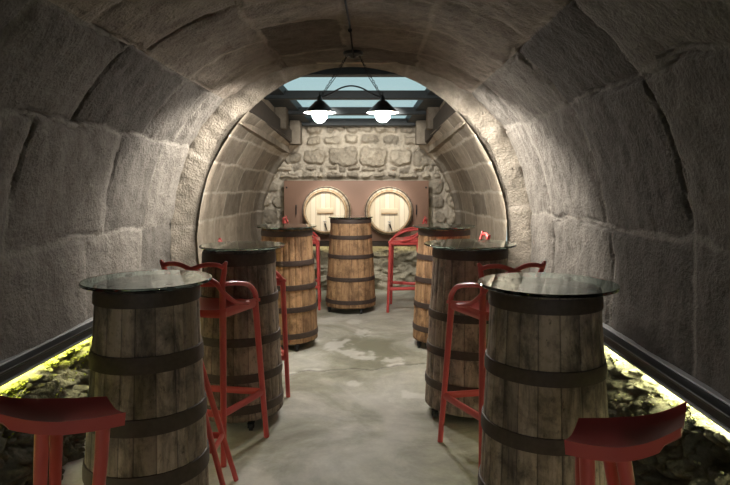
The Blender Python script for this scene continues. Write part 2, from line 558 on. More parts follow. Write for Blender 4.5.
# end wall above the near vault, so the shaft is closed towards us
slab('wall_skylight_front', [(-1.5, YR - .10, 2.50), (1.1, YR - .10, 2.50), (1.1, YR - .02, 2.50), (-1.5, YR - .02, 2.50),
                           (-1.5, YR - .10, 2.9), (1.1, YR - .10, 2.9), (1.1, YR - .02, 2.9), (-1.5, YR - .02, 2.9)], M['vault2'], 'structure', 'stone end of the skylight opening above the arch')
sky = empty('window_1', (0, 0, 0), kind='structure', label='glazed skylight with dark beams over the end of the cellar')
BE = [(5.80, 2.455, .095, .15), (6.55, 2.333, .09, .12), (7.28, 2.245, .09, .12), (7.98, 2.178, .095, .15)]
for (y, z, h, w) in BE:
    MB().box((-1.26, y - w / 2, z), (.88, y + w / 2, z + h), .006).build('beam', M['beam'], sky)
g = slab('glass_pane', [(-1.3, YR - .1, zroof(YR - .1) + .008), (.92, YR - .1, zroof(YR - .1) + .008), (.92, YB + .1, zroof(YB + .1) + .008), (-1.3, YB + .1, zroof(YB + .1) + .008),
          (-1.3, YR - .1, zroof(YR - .1) + .02), (.92, YR - .1, zroof(YR - .1) + .02), (.92, YB + .1, zroof(YB + .1) + .02), (-1.3, YB + .1, zroof(YB + .1) + .02)], M['roofglass'], None, None, sky)
for (xo0, xo1, xi0, xi1) in ((-1.30, -1.30, -1.05, -.80), (.92, .92, .69, .42)):
    pts = []
    for dz in (-.085, .004):
        q = [(xo0, YR - .02, zroof(YR) + dz), (xi0, YR - .02, zroof(YR) + dz), (xi1, YB, zroof(YB) + dz), (xo1, YB, zroof(YB) + dz)]
        pts += q if xo0 < 0 else list(reversed(q))
    slab('side_rail', pts, M['beam'], None, None, sky)

# ------------------------------------------------------------------ back wall of rubble
def back_wall():
    xs = np.linspace(-1.75, 1.4, 300); zs = np.linspace(-.02, 2.262, 230)
    X, Z = np.meshgrid(xs, zs, indexing='ij')
    wx = X + (fbm(X * 6, Z * 6, 0, 5, 3) - .5) * .10
    wz = Z + (fbm(X * 6, Z * 6, 5, 8, 3) - .5) * .10
    stones = []
    # the row of squared blocks that stands out above the panel
    for (a, b, c, d) in ((-.93, -.66, 1.68, 1.87), (-.60, -.22, 1.65, 1.90), (-.19, .20, 1.65, 1.90), (.23, .50, 1.67, 1.89), (.54, .86, 1.63, 1.86), (-1.22, -.97, 1.68, 1.83)):
        stones.append((a, b, c, d))
    r2 = random.Random(5)
    def row(z0, z1, lo, hi):
        x = -1.75
        while x < 1.4:
            w = r2.uniform(lo, hi)
            h0 = r2.uniform(0, .03); h1 = r2.uniform(0, .03)
            stones.append((x, x + w - r2.uniform(.03, .06), z0 + h0, z1 - h1)); x += w
    row(1.46, 1.56, .13, .3); row(1.56, 1.65, .10, .22); row(1.92, 2.08, .2, .42); row(2.09, 2.3, .25, .5); row(2.31, 2.55, .25, .5)
    for zz in (1.27, 1.06, .86, .68):
        row(zz, zz + .19, .14, .34)
    best = np.full(X.shape, -9.0); tone = np.full(X.shape, .5)
    for i, (a, b, c, d) in enumerate(stones):
        rr = min(.06, (d - c) * .35)
        qx = np.abs(wx - (a + b) / 2) - (b - a) / 2 + rr; qz = np.abs(wz - (c + d) / 2) - (d - c) / 2 + rr
        sd = -(np.hypot(np.maximum(qx, 0), np.maximum(qz, 0)) + np.minimum(np.maximum(qx, qz), 0) - rr)
        m = sd > best
        best = np.where(m, sd, best); tone = np.where(m, r2.random(), tone)
    body = sstep(-.008, .03, best)
    mortar = 1 - sstep(-.012, .006, best + (fbm(X * 30, Z * 30, 0, 3, 3) - .5) * .03)
    prot = body * (.02 + .055 * tone) + (fbm(X * 9, Z * 9, 2, 13, 4) - .5) * .085 + (fbm(X * 30, Z * 30, 2, 19, 3) - .5) * .03
    prot -= .03 * (1 - sstep(0, .012, np.abs(best + .004))) * sstep(.45, .6, fbm(X * 3, Z * 3, 9, 77, 2))
    inpan = sstep(-1.3, -1.2, X) * (1 - sstep(.76, .86, X)) * sstep(.52, .62, Z) * (1 - sstep(1.46, 1.52, Z))
    prot = prot * (1 - inpan) - .05 * inpan
    V = np.stack([X, YB - prot, Z], -1).reshape(-1, 3)
    f = grid_faces(len(xs), len(zs))
    o = mesh_obj('wall_back', V, f, M['rubble'], attrs={'mortar': mortar, 'tone': tone})
    props(o, 'rough rubble stone wall at the end of the cellar', 'wall', kind='structure')
    # rough pale bedrock at its foot
    xs = np.linspace(-1.7, 1.35, 230); us = np.linspace(0, 1, 90)
    X, U = np.meshgrid(xs, us, indexing='ij')
    Z = .60 * (1 - U) - .02
    ridg = 1 - np.abs(fbm(X * 2.6 + 3, Z * 5, 0, 91, 4) - .5) * 2
    cell = fbm(X * 5, Z * 6, 3, 95, 4)
    Y = YB - .03 - .16 * U - .20 * (ridg - .72) - .22 * (cell - .5) - .03 * fbm(X * 22, Z * 22, 1, 99, 3)
    Y = np.clip(Y, 7.74, YB)
    V = np.stack([X, Y, Z + .05 * (fbm(X * 7, U * 7, 4, 7, 3) - .5) * (U < .97)], -1).reshape(-1, 3)
    o = mesh_obj('rock_back', V, grid_faces(len(xs), len(us)), M['rock_b'], attrs={'ledge': np.clip(1 - U * 1.3, 0, 1) * .5})
    props(o, 'pale rough bedrock at the foot of the back wall', 'rock', kind='structure')
back_wall()

# end of the cellar behind us
slab('wall_front', [(-2.1, Y0 - .1, -.05), (1.7, Y0 - .1, -.05), (1.7, Y0, -.05), (-2.1, Y0, -.05),
                    (-2.1, Y0 - .1, 2.8), (1.7, Y0 - .1, 2.8), (1.7, Y0, 2.8), (-2.1, Y0, 2.8)], M['vault'], 'structure', 'stone wall closing the cellar')

# ------------------------------------------------------------------ floor
def floor():
    xs = np.linspace(-1.9, 1.5, 260)
    ys = np.concatenate([np.linspace(Y0 - .05, 1.8, 40)[:-1], np.linspace(1.8, YB + .1, 420)])
    X, Y = np.meshgrid(xs, ys, indexing='ij')
    cy = 4.57 + .27 * (X + .17) + (fbm(X * 4, 0, 0, 6, 3) - .5) * .22
    d = np.abs(Y - cy)
    crack = (1 - sstep(.004, .014, d)) * sstep(.3, .5, fbm(X * 5, Y * 2, 0, 4, 2) + .15)
    pale = (1 - sstep(.0, .06, np.abs(Y - cy - .03))) * sstep(.52, .66, fbm(X * 7, Y * 7, 0, 14, 3))
    n3b = fbm(X * 28, Y * 22, 2, 64, 3)
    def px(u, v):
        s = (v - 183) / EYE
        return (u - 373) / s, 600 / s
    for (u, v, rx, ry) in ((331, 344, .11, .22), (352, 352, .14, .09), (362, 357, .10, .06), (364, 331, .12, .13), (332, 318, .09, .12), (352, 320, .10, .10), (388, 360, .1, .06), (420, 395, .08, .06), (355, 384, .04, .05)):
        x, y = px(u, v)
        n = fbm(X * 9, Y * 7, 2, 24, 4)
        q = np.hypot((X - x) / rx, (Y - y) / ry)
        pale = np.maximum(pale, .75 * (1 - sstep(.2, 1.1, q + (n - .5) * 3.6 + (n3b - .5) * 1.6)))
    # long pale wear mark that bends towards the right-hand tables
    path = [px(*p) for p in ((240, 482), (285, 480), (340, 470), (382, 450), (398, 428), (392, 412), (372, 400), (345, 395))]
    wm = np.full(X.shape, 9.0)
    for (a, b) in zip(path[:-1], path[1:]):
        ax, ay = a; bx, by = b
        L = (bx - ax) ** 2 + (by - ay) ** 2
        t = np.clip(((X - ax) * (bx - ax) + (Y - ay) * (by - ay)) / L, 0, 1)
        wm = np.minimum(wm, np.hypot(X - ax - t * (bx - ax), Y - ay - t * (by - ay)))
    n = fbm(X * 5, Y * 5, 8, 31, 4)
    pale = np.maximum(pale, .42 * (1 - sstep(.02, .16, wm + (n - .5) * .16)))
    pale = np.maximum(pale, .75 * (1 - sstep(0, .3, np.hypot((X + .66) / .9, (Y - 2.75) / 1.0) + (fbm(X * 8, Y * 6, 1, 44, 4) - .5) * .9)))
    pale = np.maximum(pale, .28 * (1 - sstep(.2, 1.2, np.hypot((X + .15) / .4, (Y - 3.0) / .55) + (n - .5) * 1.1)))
    Z = -crack * .012 + pale * .002 + (fbm(X * 3, Y * 3, 0, 51, 3) - .5) * .004 - .003
    V = np.stack([X, Y, Z], -1).reshape(-1, 3)
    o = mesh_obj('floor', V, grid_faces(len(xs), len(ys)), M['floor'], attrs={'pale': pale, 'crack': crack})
    props(o, 'worn grey concrete floor with pale patches and a crack', 'floor', kind='structure')
floor()

# ------------------------------------------------------------------ bedrock under the vault, with rails and light strips
def wallx(side, z=.5):
    x, _ = prof(np.array([-math.asin((CZ - z) / 1.62)]), R1, R1)
    return CX + side * float(x[0])
def rock(side):
    us = np.linspace(0, 1, 110); ys = np.concatenate([np.linspace(Y0, 1.5, 50)[:-1], np.linspace(1.5, 4.2, 300)[:-1], np.linspace(4.2, YB - .1, 230)])
    U, Y = np.meshgrid(us, ys, indexing='ij')
    xin = np.interp(U, [0, .12, .30, .45, .7, 1], [.0, .05, .105, .145, .19, .22])
    z = np.interp(U, [0, .12, .30, .45, .7, 1], [.475, .445, .365, .26, .12, -.03])
    n1 = fbm(Y * 2.6, U * 3, side, 101, 4) - .5; n2 = fbm(Y * 8, U * 8, side, 105, 4) - .5; n3 = fbm(Y * 26, U * 24, side, 109, 3) - .5
    amp = sstep(.02, .25, U)
    # lumpy pebbles set in the rock face
    peb = np.full(U.shape, 9.0)
    rp = np.random.default_rng(40 + side)
    cu, cy = np.floor(U * 11), np.floor(Y / .062)
    for a in (-1, 0, 1):
        for b in (-1, 0, 1):
            iu, iy = cu + a, cy + b
            pu = (iu + .15 + .7 * _h(iu, iy, iu * 0, 5 + side)) / 11; py = (iy + .15 + .7 * _h(iu, iy, iu * 0 + 1, 9 + side)) * .062
            peb = np.minimum(peb, np.hypot((U - pu) * .75, Y - py) / (.022 + .022 * _h(iu, iy, iu * 0 + 2, 13 + side)))
    lump = np.clip(1 - peb ** 2, 0, 1) ** .5
    d = (n1 * .24 + n2 * .13 + n3 * .06 + (lump - .4) * (.050 if side > 0 else .036)) * amp
    base = abs(wallx(side) - CX)
    base2 = np.where(Y > YR, lerp(1.44, 1.32, np.clip((Y - YR) / (YB - YR), 0, 1)), base)
    x = CX + side * (base2 + .03 - xin - d)
    z = z + (n2 * .05 + n3 * .03) * sstep(0, .2, U) * (U < .95)
    V = np.stack([x, Y, z], -1).reshape(-1, 3)
    nm = 'rock_left' if side < 0 else 'rock_right'
    o = mesh_obj(nm, V, grid_faces(len(us), len(ys)), M['rock_l'] if side < 0 else M['rock_r'], attrs={'ledge': np.clip(1.0 - U * 2.2, -.3, 1) + (lump - .5) * .35})
    props(o, 'mossy bedrock below the left wall of the vault' if side < 0 else 'pale lichened bedrock below the right wall of the vault', 'rock', kind='structure')
    # moss tufts clinging to the ledge
    r3 = random.Random(3 if side < 0 else 4)
    mb = MB()
    Vg = V.reshape(len(us), len(ys), 3)
    for _ in range(5200 if side < 0 else 3200):
        i = min(len(us) - 1, int(abs(r3.gauss(.16, .15)) * len(us))); j = r3.randrange(52, len(ys) - 1)
        if Vg[i, j, 1] > 7.6 or i < 8: continue
        if vnoise(Vg[i, j, 1] * 3.5, i * .06, 0, 8) < (.36 if side < 0 else .48): continue
        p = Vg[i, j]; r = r3.uniform(.003, .0075)
        mb.sphere((p[0] + r3.uniform(-.006, .006), p[1] + r3.uniform(-.012, .012), p[2]), r, 5, 3, (1, 1.2 + r3.random(), .55 + r3.random() * .4))
    o = mb.build('moss', M['mossL'] if side < 0 else M['mossR'], sharp=None)
    props(o, 'yellow green moss on the rock ledge under the left rail' if side < 0 else 'pale lichen and pebbly moss on the rock under the right rail', 'moss', kind='stuff')
    # rail
    xw = wallx(side)
    t = empty('light_rail', (xw, 0, 0), label='grey metal rail with a yellow light strip along the %s wall' % ('mossy left' if side < 0 else 'right'), cat='rail', group='light rails along both walls')
    s = -side
    def bar(x0, x1, z0, z1, name, mat, bev=.004, parent=t):
        a, b = sorted((s * x0, s * x1))
        return MB().box((a, Y0 + .05, z0), (b, YR - .05, z1), bev).build(name, mat, parent)
    bar(-.02, .016, .551, .560, 'wall_strip', M['strip'], .002)
    bar(-.02, .075, .534, .550, 'top_flange', M['iron'])
    bar(-.02, .058, .492, .530, 'channel', M['iron'])
    bar(.0, .070, .482, .494, 'lower_lip', M['rail'])
    bar(.012, .050, .4765, .4815, 'light_strip', M['led'], .001)
rock(-1); rock(1)

# ------------------------------------------------------------------ barrel tables
RADS = ([.06, .13, .40, .63, .85, 1.022], [.2775, .275, .262, .248, .232, .223])
def build_barrel(name, loc, hoops, top_scale, glass_r, glass_off, wood, label, seed, H=1.022, rz=0.0):
    r4 = random.Random(seed)
    root = empty(name, (loc[0], loc[1], 0), rz, label, 'bar table', 'barrel bar tables')
    zb, zt = .062, H
    def R(z): return float(np.interp(z * 1.022 / H, RADS[0], RADS[1])) * top_scale
    ns, per, nr = 22, 5, 40
    cuts = [0.0]
    for i in range(ns): cuts.append(cuts[-1] + r4.uniform(.75, 1.3))
    cuts = [c / cuts[-1] * 2 * PI for c in cuts]
    tones = [r4.random() for _ in range(ns)]
    V, T, G = [], [], []
    for i in range(nr):
        z = lerp(zb, zt, i / (nr - 1))
        for k in range(ns):
            for q in range(per):
                f = (0, .045, .3, .7, .955)[q]
                a = lerp(cuts[k], cuts[k + 1], f)
                gro = 1.0 if q == 0 else 0.0
                bul = math.sin(PI * f)
                r = R(z) - (.0035 if gro else 0) + .0018 * bul + (tones[k] - .5) * .002
                V.append((r * math.cos(a), r * math.sin(a), z)); T.append(tones[k]); G.append(gro * .7)
    n = ns * per
    F = []
    for i in range(nr - 1):
        for k in range(n):
            k2 = (k + 1) % n
            F.append((i * n + k, i * n + k2, (i + 1) * n + k2, (i + 1) * n + k))
    # chime: inner lip
    b = len(V)
    ri = R(zt) - .022
    for (rr, z) in ((ri, zt), (ri, zt - .035)):
        for k in range(n):
            a = 2 * PI * k / n
            V.append((rr * math.cos(a), rr * math.sin(a), z)); T.append(.3); G.append(.3)
    for k in range(n):
        k2 = (k + 1) % n
        F.append(((nr - 1) * n + k, (nr - 1) * n + k2, b + k2, b + k)); F.append((b + k, b + k2, b + n + k2, b + n + k))
    F.append(tuple(reversed(range(n))))
    mesh_obj('staves', V, F, wood, root, attrs={'tone': T, 'groove': G})
    MB().lathe([(ri - .001, zt - .04), (ri - .001, zt - .022), (1e-4, zt - .022)], 48, caps=False).build('barrel_head', M['head'], root)
    for (z, w) in hoops:
        z0, z1 = z - w / 2, z + w / 2
        MB().lathe([(R(z0) - .004, z0), (R(z0) + .007, z0 + .002), (R(z) + .0085, z), (R(z1) + .007, z1 - .002), (R(z1) - .004, z1)], 64, close=True).build('hoop', M['hoop'], root)
    for k in range(4):
        a = PI / 4 + k * PI / 2
        MB().lathe([(.016, zt - .001), (.016, zt + .0105)], 16, Matrix.Translation(((R(zt) - .012) * math.cos(a), (R(zt) - .012) * math.sin(a), 0))).build('glass_pad', M['rubber'], root)
    zg = zt + .0105
    gr = glass_r
    MB().lathe([(gr - .003, zg), (gr, zg + .003), (gr, zg + .009), (gr - .003, zg + .012)], 96, Matrix.Translation((glass_off[0], glass_off[1], 0))).build('glass_top', M['glass'], root, sharp=30)
    rb = .245 * top_scale
    MB().lathe([(rb, .048), (rb, .0615)], 40).build('base_board', M['dolly'], root)
    for k in range(4):
        a = D(28) + k * PI / 2
        rc = .262 * top_scale
        px, py = rc * math.cos(a), rc * math.sin(a)
        c = MB().box((px - .02, py - .02, .04), (px + .02, py + .02, .050), .003).box((px - .017, py - .016, .018), (px - .012, py + .016, .045), .002).box((px + .012, py - .016, .018), (px + .017, py + .016, .045), .002).build('caster', M['iron'], root)
        m = Matrix.Translation((px, py, .024)) @ Matrix.Rotation(PI / 2, 4, 'Y')
        MB().lathe([(.016, -.011), (.0235, -.009), (.0235, .009), (.016, .011)], 20, m).build('wheel', M['caster'], c)
    return root

W = .052
T = 'barrel_table'
# name, x, y, hoops, scale, glass r, glass offset, wood
build_barrel(T, (-.885, 2.36), [(.992, .058), (.76, .064), (.54, .064), (.34, .064), (.12, .05)], .85, .245, (.0, 0), M['wood_dim'],
             'grey-brown barrel table with glass top nearest on the left, beside the mossy ledge', 1)
build_barrel(T, (.648, 2.27), [(.99, .056), (.745, .054), (.52, .056), (.285, .054), (.11, .05)], .895, .258, (.01, 0), M['wood_dim'],
             'grey-brown barrel table nearest on the right, in front of the lichened rock', 2)
build_barrel(T, (-.815, 3.66), [(.975, .075), (.735, .05), (.505, .05), (.30, .05), (.125, .05)], .945, .256, (.02, 0), M['wood_dim'],
             'dark barrel table standing in the middle of the left row, red stool before it', 3)
build_barrel(T, (.605, 3.75), [(.99, .06), (.62, .05), (.41, .05), (.21, .05)], 1.0, .285, (.0, 0), M['wood_dim'],
             'dark barrel table standing in the middle of the right row, red stool before it', 4)
build_barrel(T, (-.76, 5.3), [(.985, .05), (.735, .048), (.53, .048), (.345, .048), (.125, .048)], .97, .272, (-.01, 0), M['wood_lit'],
             'warm brown barrel table last in the left row, before the left wall cask', 5)
build_barrel(T, (.628, 5.3), [(.99, .05), (.78, .048), (.585, .048), (.37, .048), (.17, .048)], .99, .275, (.0, 0), M['wood_lit'],
             'warm brown barrel table last in the right row, beside the fully visible red stool', 6)
build_barrel(T, (-.25, 6.74), [(1.0, .05), (.825, .045), (.615, .045), (.37, .045), (.125, .045)], 1.0, .25, (.0, 0), M['wood_lit'],
             'brown barrel table standing alone at the end, between the two wall casks', 7)

# ------------------------------------------------------------------ stools with the looping back
HS = .775
def make_loop_stool():
    t = empty('bar_stool', (0, 0, 0))
    FT = {}
    for s in (-1, 1):
        ft, ff = (s * .182, .150, HS - .012), (s * .24, .175, 0)
        rt, rf = (s * .125, -.150, HS - .012), (s * .15, -.195, 0)
        FT[s] = (ft, ff, rt, rf)
        for (a, b, nm) in ((ft, ff, 'leg'), (rt, rf, 'leg')):
            pts = [Vector(a).lerp(Vector(b), q / 6) for q in range(7)]
            MB().tube(pts, [.0185, .0175, .0165, .016, .0155, .015, .0145], 12, 1.0, (0, 1, 0)).build(nm, M['red'], t)
    # seat: scooped panel with a rounded lip
    nu, nv = 19, 17
    V = []
    for layer in (0, 1):
        for i in range(nu):
            u = -1 + 2 * i / (nu - 1)
            for j in range(nv):
                v = -1 + 2 * j / (nv - 1)
                y = v * .178
                hw = lerp(.150, .206, (v + 1) / 2)
                uu = u
                # round the corners
                x = uu * hw
                if abs(u) > .75 and abs(v) > .75: y *= 1 - .05 * ((abs(u) - .75) / .25) * ((abs(v) - .75) / .25)
                z = HS + .012 * abs(u) ** 3 - .014 * (1 - u * u) * (1 - v * v) - .012 * max(0, v - .6) ** 2 * 6
                edge = max(abs(u), abs(v)) > .97
                if layer: z -= .010 if edge else .018
                if layer and edge: z -= .008
                V.append((x, y, z))
    F = [tuple(f) for f in grid_faces(nu, nv)]
    F = [tuple(reversed(f)) for f in F] + [tuple(i + nu * nv for i in f) for f in F]
    rim = [(i, 0) for i in range(nu)] + [(nu - 1, j) for j in range(1, nv)] + [(i, nv - 1) for i in range(nu - 2, -1, -1)] + [(0, j) for j in range(nv - 2, 0, -1)]
    ids = [i * nv + j for i, j in rim]
    for a, b in zip(ids, ids[1:] + ids[:1]): F.append((a, b, b + nu * nv, a + nu * nv))
    mesh_obj('seat', V, F, M['red'], t, sharp=50)
    # apron under the seat edge
    for (a, b) in ((FT[-1][0], FT[1][0]), (FT[-1][2], FT[1][2]), (FT[1][2], FT[1][0]), (FT[-1][2], FT[-1][0])):
        pass
    ap = MB()
    for (a, b) in ((FT[-1][0], FT[1][0]), (FT[-1][2], FT[1][2]), (FT[1][2], FT[1][0]), (FT[-1][2], FT[-1][0])):
        ap.tube([Vector(a) + Vector((0, 0, -.012)), Vector(b) + Vector((0, 0, -.012))], .016, 8, 1.3)
    ap.build('seat_frame', M['red'], t)
    # foot rails
    def at(s, rear, z):
        a, b = (FT[s][2], FT[s][3]) if rear else (FT[s][0], FT[s][1])
        return Vector(a).lerp(Vector(b), 1 - z / a[2])
    zr = .255
    for (p, q) in ((at(-1, 0, zr), at(1, 0, zr)), (at(-1, 1, zr), at(1, 1, zr)), (at(1, 1, zr), at(1, 0, zr)), (at(-1, 1, zr), at(-1, 0, zr))):
        MB().tube([p, q], .0125, 8, 1.5).build('foot_rail', M['red'], t)
    # back: three crossing ribbons
    ET = 1.018
    arm = [(.188, .150, HS - .01), (.198, .105, HS + .045), (.194, .02, HS + .100), (.165, -.10, HS + .128), (.120, -.185, HS + .133), (0, -.205, HS + .135)]
    arm = arm + [(-x, y, z) for (x, y, z) in reversed(arm[:-1])]
    P = spline(arm, 8)
    MB().tube(P, .0145, 10, .85).build('arm_loop', M['red'], t)
    for s in (-1, 1):
        up = [(s * .125, -.150, HS - .03), (s * .132, -.168, HS + .06), (s * .140, -.190, HS + .135), (s * .160, -.212, HS + .205), (s * .168, -.225, ET), (s * .166, -.228, ET + .006)]
        pp = spline(up, 7)
        rr = [lerp(.0185, .0095, min(1, i / (len(pp) - 1))) for i in range(len(pp))]
        MB().tube(pp, rr, 10, .9, (0, 1, 0)).build('back_upright', M['red'], t)
        cr = [(s * .190, .02, HS + .004), (s * .165, -.09, HS + .030), (s * .140, -.175, HS + .090), (s * .115, -.212, HS + .145), (s * .06, -.236, HS + .185), (0, -.243, HS + .214), (-s * .07, -.240, HS + .238), (-s * .13, -.232, HS + .238), (-s * .160, -.226, HS + .230), (-s * .178, -.222, ET + .012)]
        pp = spline(cr, 7)
        rr = [lerp(.015, .0115, i / (len(pp) - 1)) for i in range(len(pp) - 3)] + [.010, .008, .006]
        MB().tube(pp, rr, 10, .85, (0, 0, 1)).build('back_ribbon', M['red'], t)
    return t
proto = make_loop_stool()
GRP = 'red bar stools with looped backs'
LOOP = [
    ((-.862, 3.225), -10, 'red loop-backed bar stool between the nearest and middle barrel tables of the left row'),
    ((.640, 3.175), 12, 'red loop-backed bar stool between the nearest and middle barrel tables of the right row'),
    ((-.81, 4.15), -70, 'red stool almost hidden behind the middle barrel table of the left row, one leg showing'),
    ((.655, 4.69), 88, 'red stool almost hidden behind the middle barrel table of the right row, back top showing'),
    ((-.79, 6.93), -86, 'red stool behind the last barrel of the left row, facing the lone end barrel'),
    ((.36, 6.80), 84, 'red stool in full view under the right wall cask, facing the lone end barrel'),
]
for i, (xy, a, lab) in enumerate(LOOP):
    o = proto if i == 0 else copy_tree(proto)
    o.location = (xy[0], xy[1], 0); o.rotation_euler = (0, 0, D(a))
    props(o, lab, 'bar stool', GRP)

# ------------------------------------------------------------------ low-lipped stools in the foreground
HB = .785
def make_lip_stool(rear, front=(.145, .085), shear=0.0, half=.175):
    """faces local +y; the rear end of the seat turns up into a low lip"""
    t = empty('stool', (0, 0, 0))
    nu, nv = 21, 25
    V = []
    def surf(u, v):
        y = v * half
        hw = .098 - .028 * max(0, v) ** 1.3 - .010 * max(0, -v) ** 2
        x = u * hw
        z = HB - .016 * (1 - u * u) * (1 - .4 * v * v) + .034 * max(0, -v - .15) ** 2 / .72 + .010 * max(0, v - .5) * abs(u)
        z += .014 * max(0, abs(u) - .7) / .3 * max(0, -v)
        return x, y - .02 * max(0, -v - .3) + shear * x, z
    for layer in (0, 1):
        for i in range(nu):
            for j in range(nv):
                u = -1 + 2 * i / (nu - 1); v = -1 + 2 * j / (nv - 1)
                x, y, z = surf(u, v)
                if layer:
                    e = max(abs(u), 0 if v < 0 else abs(v))
                    z -= .016 + .020 * sstep(.55, 1.0, np.array(e)) * (1 if v > -.75 else .3)
                    x *= .985; y *= .985
                V.append((x, y, z))
    F = [tuple(f) for f in grid_faces(nu, nv)]
    F = [tuple(reversed(f)) for f in F] + [tuple(i + nu * nv for i in f) for f in F]
    rim = [(i, 0) for i in range(nu)] + [(nu - 1, j) for j in range(1, nv)] + [(i, nv - 1) for i in range(nu - 2, -1, -1)] + [(0, j) for j in range(nv - 2, 0, -1)]
    ids = [i * nv + j for i, j in rim]
    for a, b in zip(ids, ids[1:] + ids[:1]): F.append((a, b, b + nu * nv, a + nu * nv))
    mesh_obj('seat', V, F, M['red_dark'], t, sharp=45)
    L = {}
    for s in (-1, 1):
        for (yt, yf, key) in ((*front, 'f'), (*rear, 'r')):
            xa = s * (.058 if key == 'f' else .060); a = Vector((xa, yt - .175 + half + shear * .4 * xa if key == 'f' else yt, HB - .030)); b = Vector((s * .105, yf + shear * .4 * xa, 0))
            L[(s, key)] = (a, b)
            pts = [a.lerp(b, q / 8) for q in range(9)]
            pts[0] = pts[0] + Vector((-s * .004, -.004 if key == 'f' else 0, .010))
            MB().tube(pts, [.0225, .0205, .019, .018, .0175, .017, .0165, .016, .0155], 12, .85, (0, 1, 0)).build('leg', M['red'], t)
    zr = .25
    def at(k): a, b = L[k]; return a.lerp(b, 1 - zr / a.z)
    for (p, q) in (((-1, 'f'), (1, 'f')), ((-1, 'r'), (1, 'r')), ((-1, 'f'), (-1, 'r')), ((1, 'f'), (1, 'r'))):
        MB().tube([at(p), at(q)], .0125, 8, 1.4).build('foot_rail', M['red'], t)
    return t
LIP = [
    ((-.905, 1.68), -80, (.0, -.02), 1, .6, .175, 'red backless stool before the nearest left barrel table, its seat cut by the picture edge'),
    ((.645, 1.535), 88, (.03, -.10), 1, -.55, .135, 'red backless stool before the nearest right barrel table, its seat lip turned up'),
    ((-.97, 2.775), -90, (-.06, -.10), .88, 0, .175, 'red stool mostly hidden behind the nearest left barrel table, only its slanting legs showing'),
]
for (xy, a, rear_, sc, sh_, hf_, lab) in LIP:
    o = make_lip_stool(rear_, (.145, .085) if sc == 1 else (.145, .36), sh_, hf_)
    o.location = (xy[0], xy[1], 0); o.rotation_euler = (0, 0, D(a)); o.scale = (sc,) * 3
    props(o, lab, 'stool', 'red backless stools')

# ------------------------------------------------------------------ brown panel and the casks in it
YP = 8.0
pan = empty('cask_backboard', (-.223, YP, .64), label='brown panel on the back wall behind the two pale casks', cat='panel')
def loc_box(mb, lo, hi, bev=0.0, seg=1):
    return mb.box(lo, hi, bev, seg)
loc_box(MB(), (-.965, 0, .007), (.965, .07, .812), .006, 2).build('board', M['panel'], pan)
loc_box(MB(), (-.93, .01, -.065), (.93, .045, .004), .006).build('shadow_gap_strip', M['timber'], pan)  # dark strip put in for the shadow gap below the panel
for x in (-.80, .80):
    hnd = MB()
    hnd.tube([(x, -.028, .36), (x, -.028, .49)], .0075, 8)
    hnd.tube([(x, .0, .37), (x, -.028, .37)], .006, 8).tube([(x, .0, .48), (x, -.028, .48)], .006, 8)
    hnd.build('handle', M['iron'], pan)
for x in (-.93, .93):
    for z in (.05, .72):
        MB().lathe([(.012, 0), (.012, .004), (.006, .008)], 12, Matrix.Translation((x, 0, z)) @ Matrix.Rotation(PI / 2, 4, 'X')).build('bolt', M['iron'], pan)
ls = loc_box(MB(), (-.85, .056, -.040), (.85, .080, -.030), .001).build('light_strip', M['led_b'], pan)

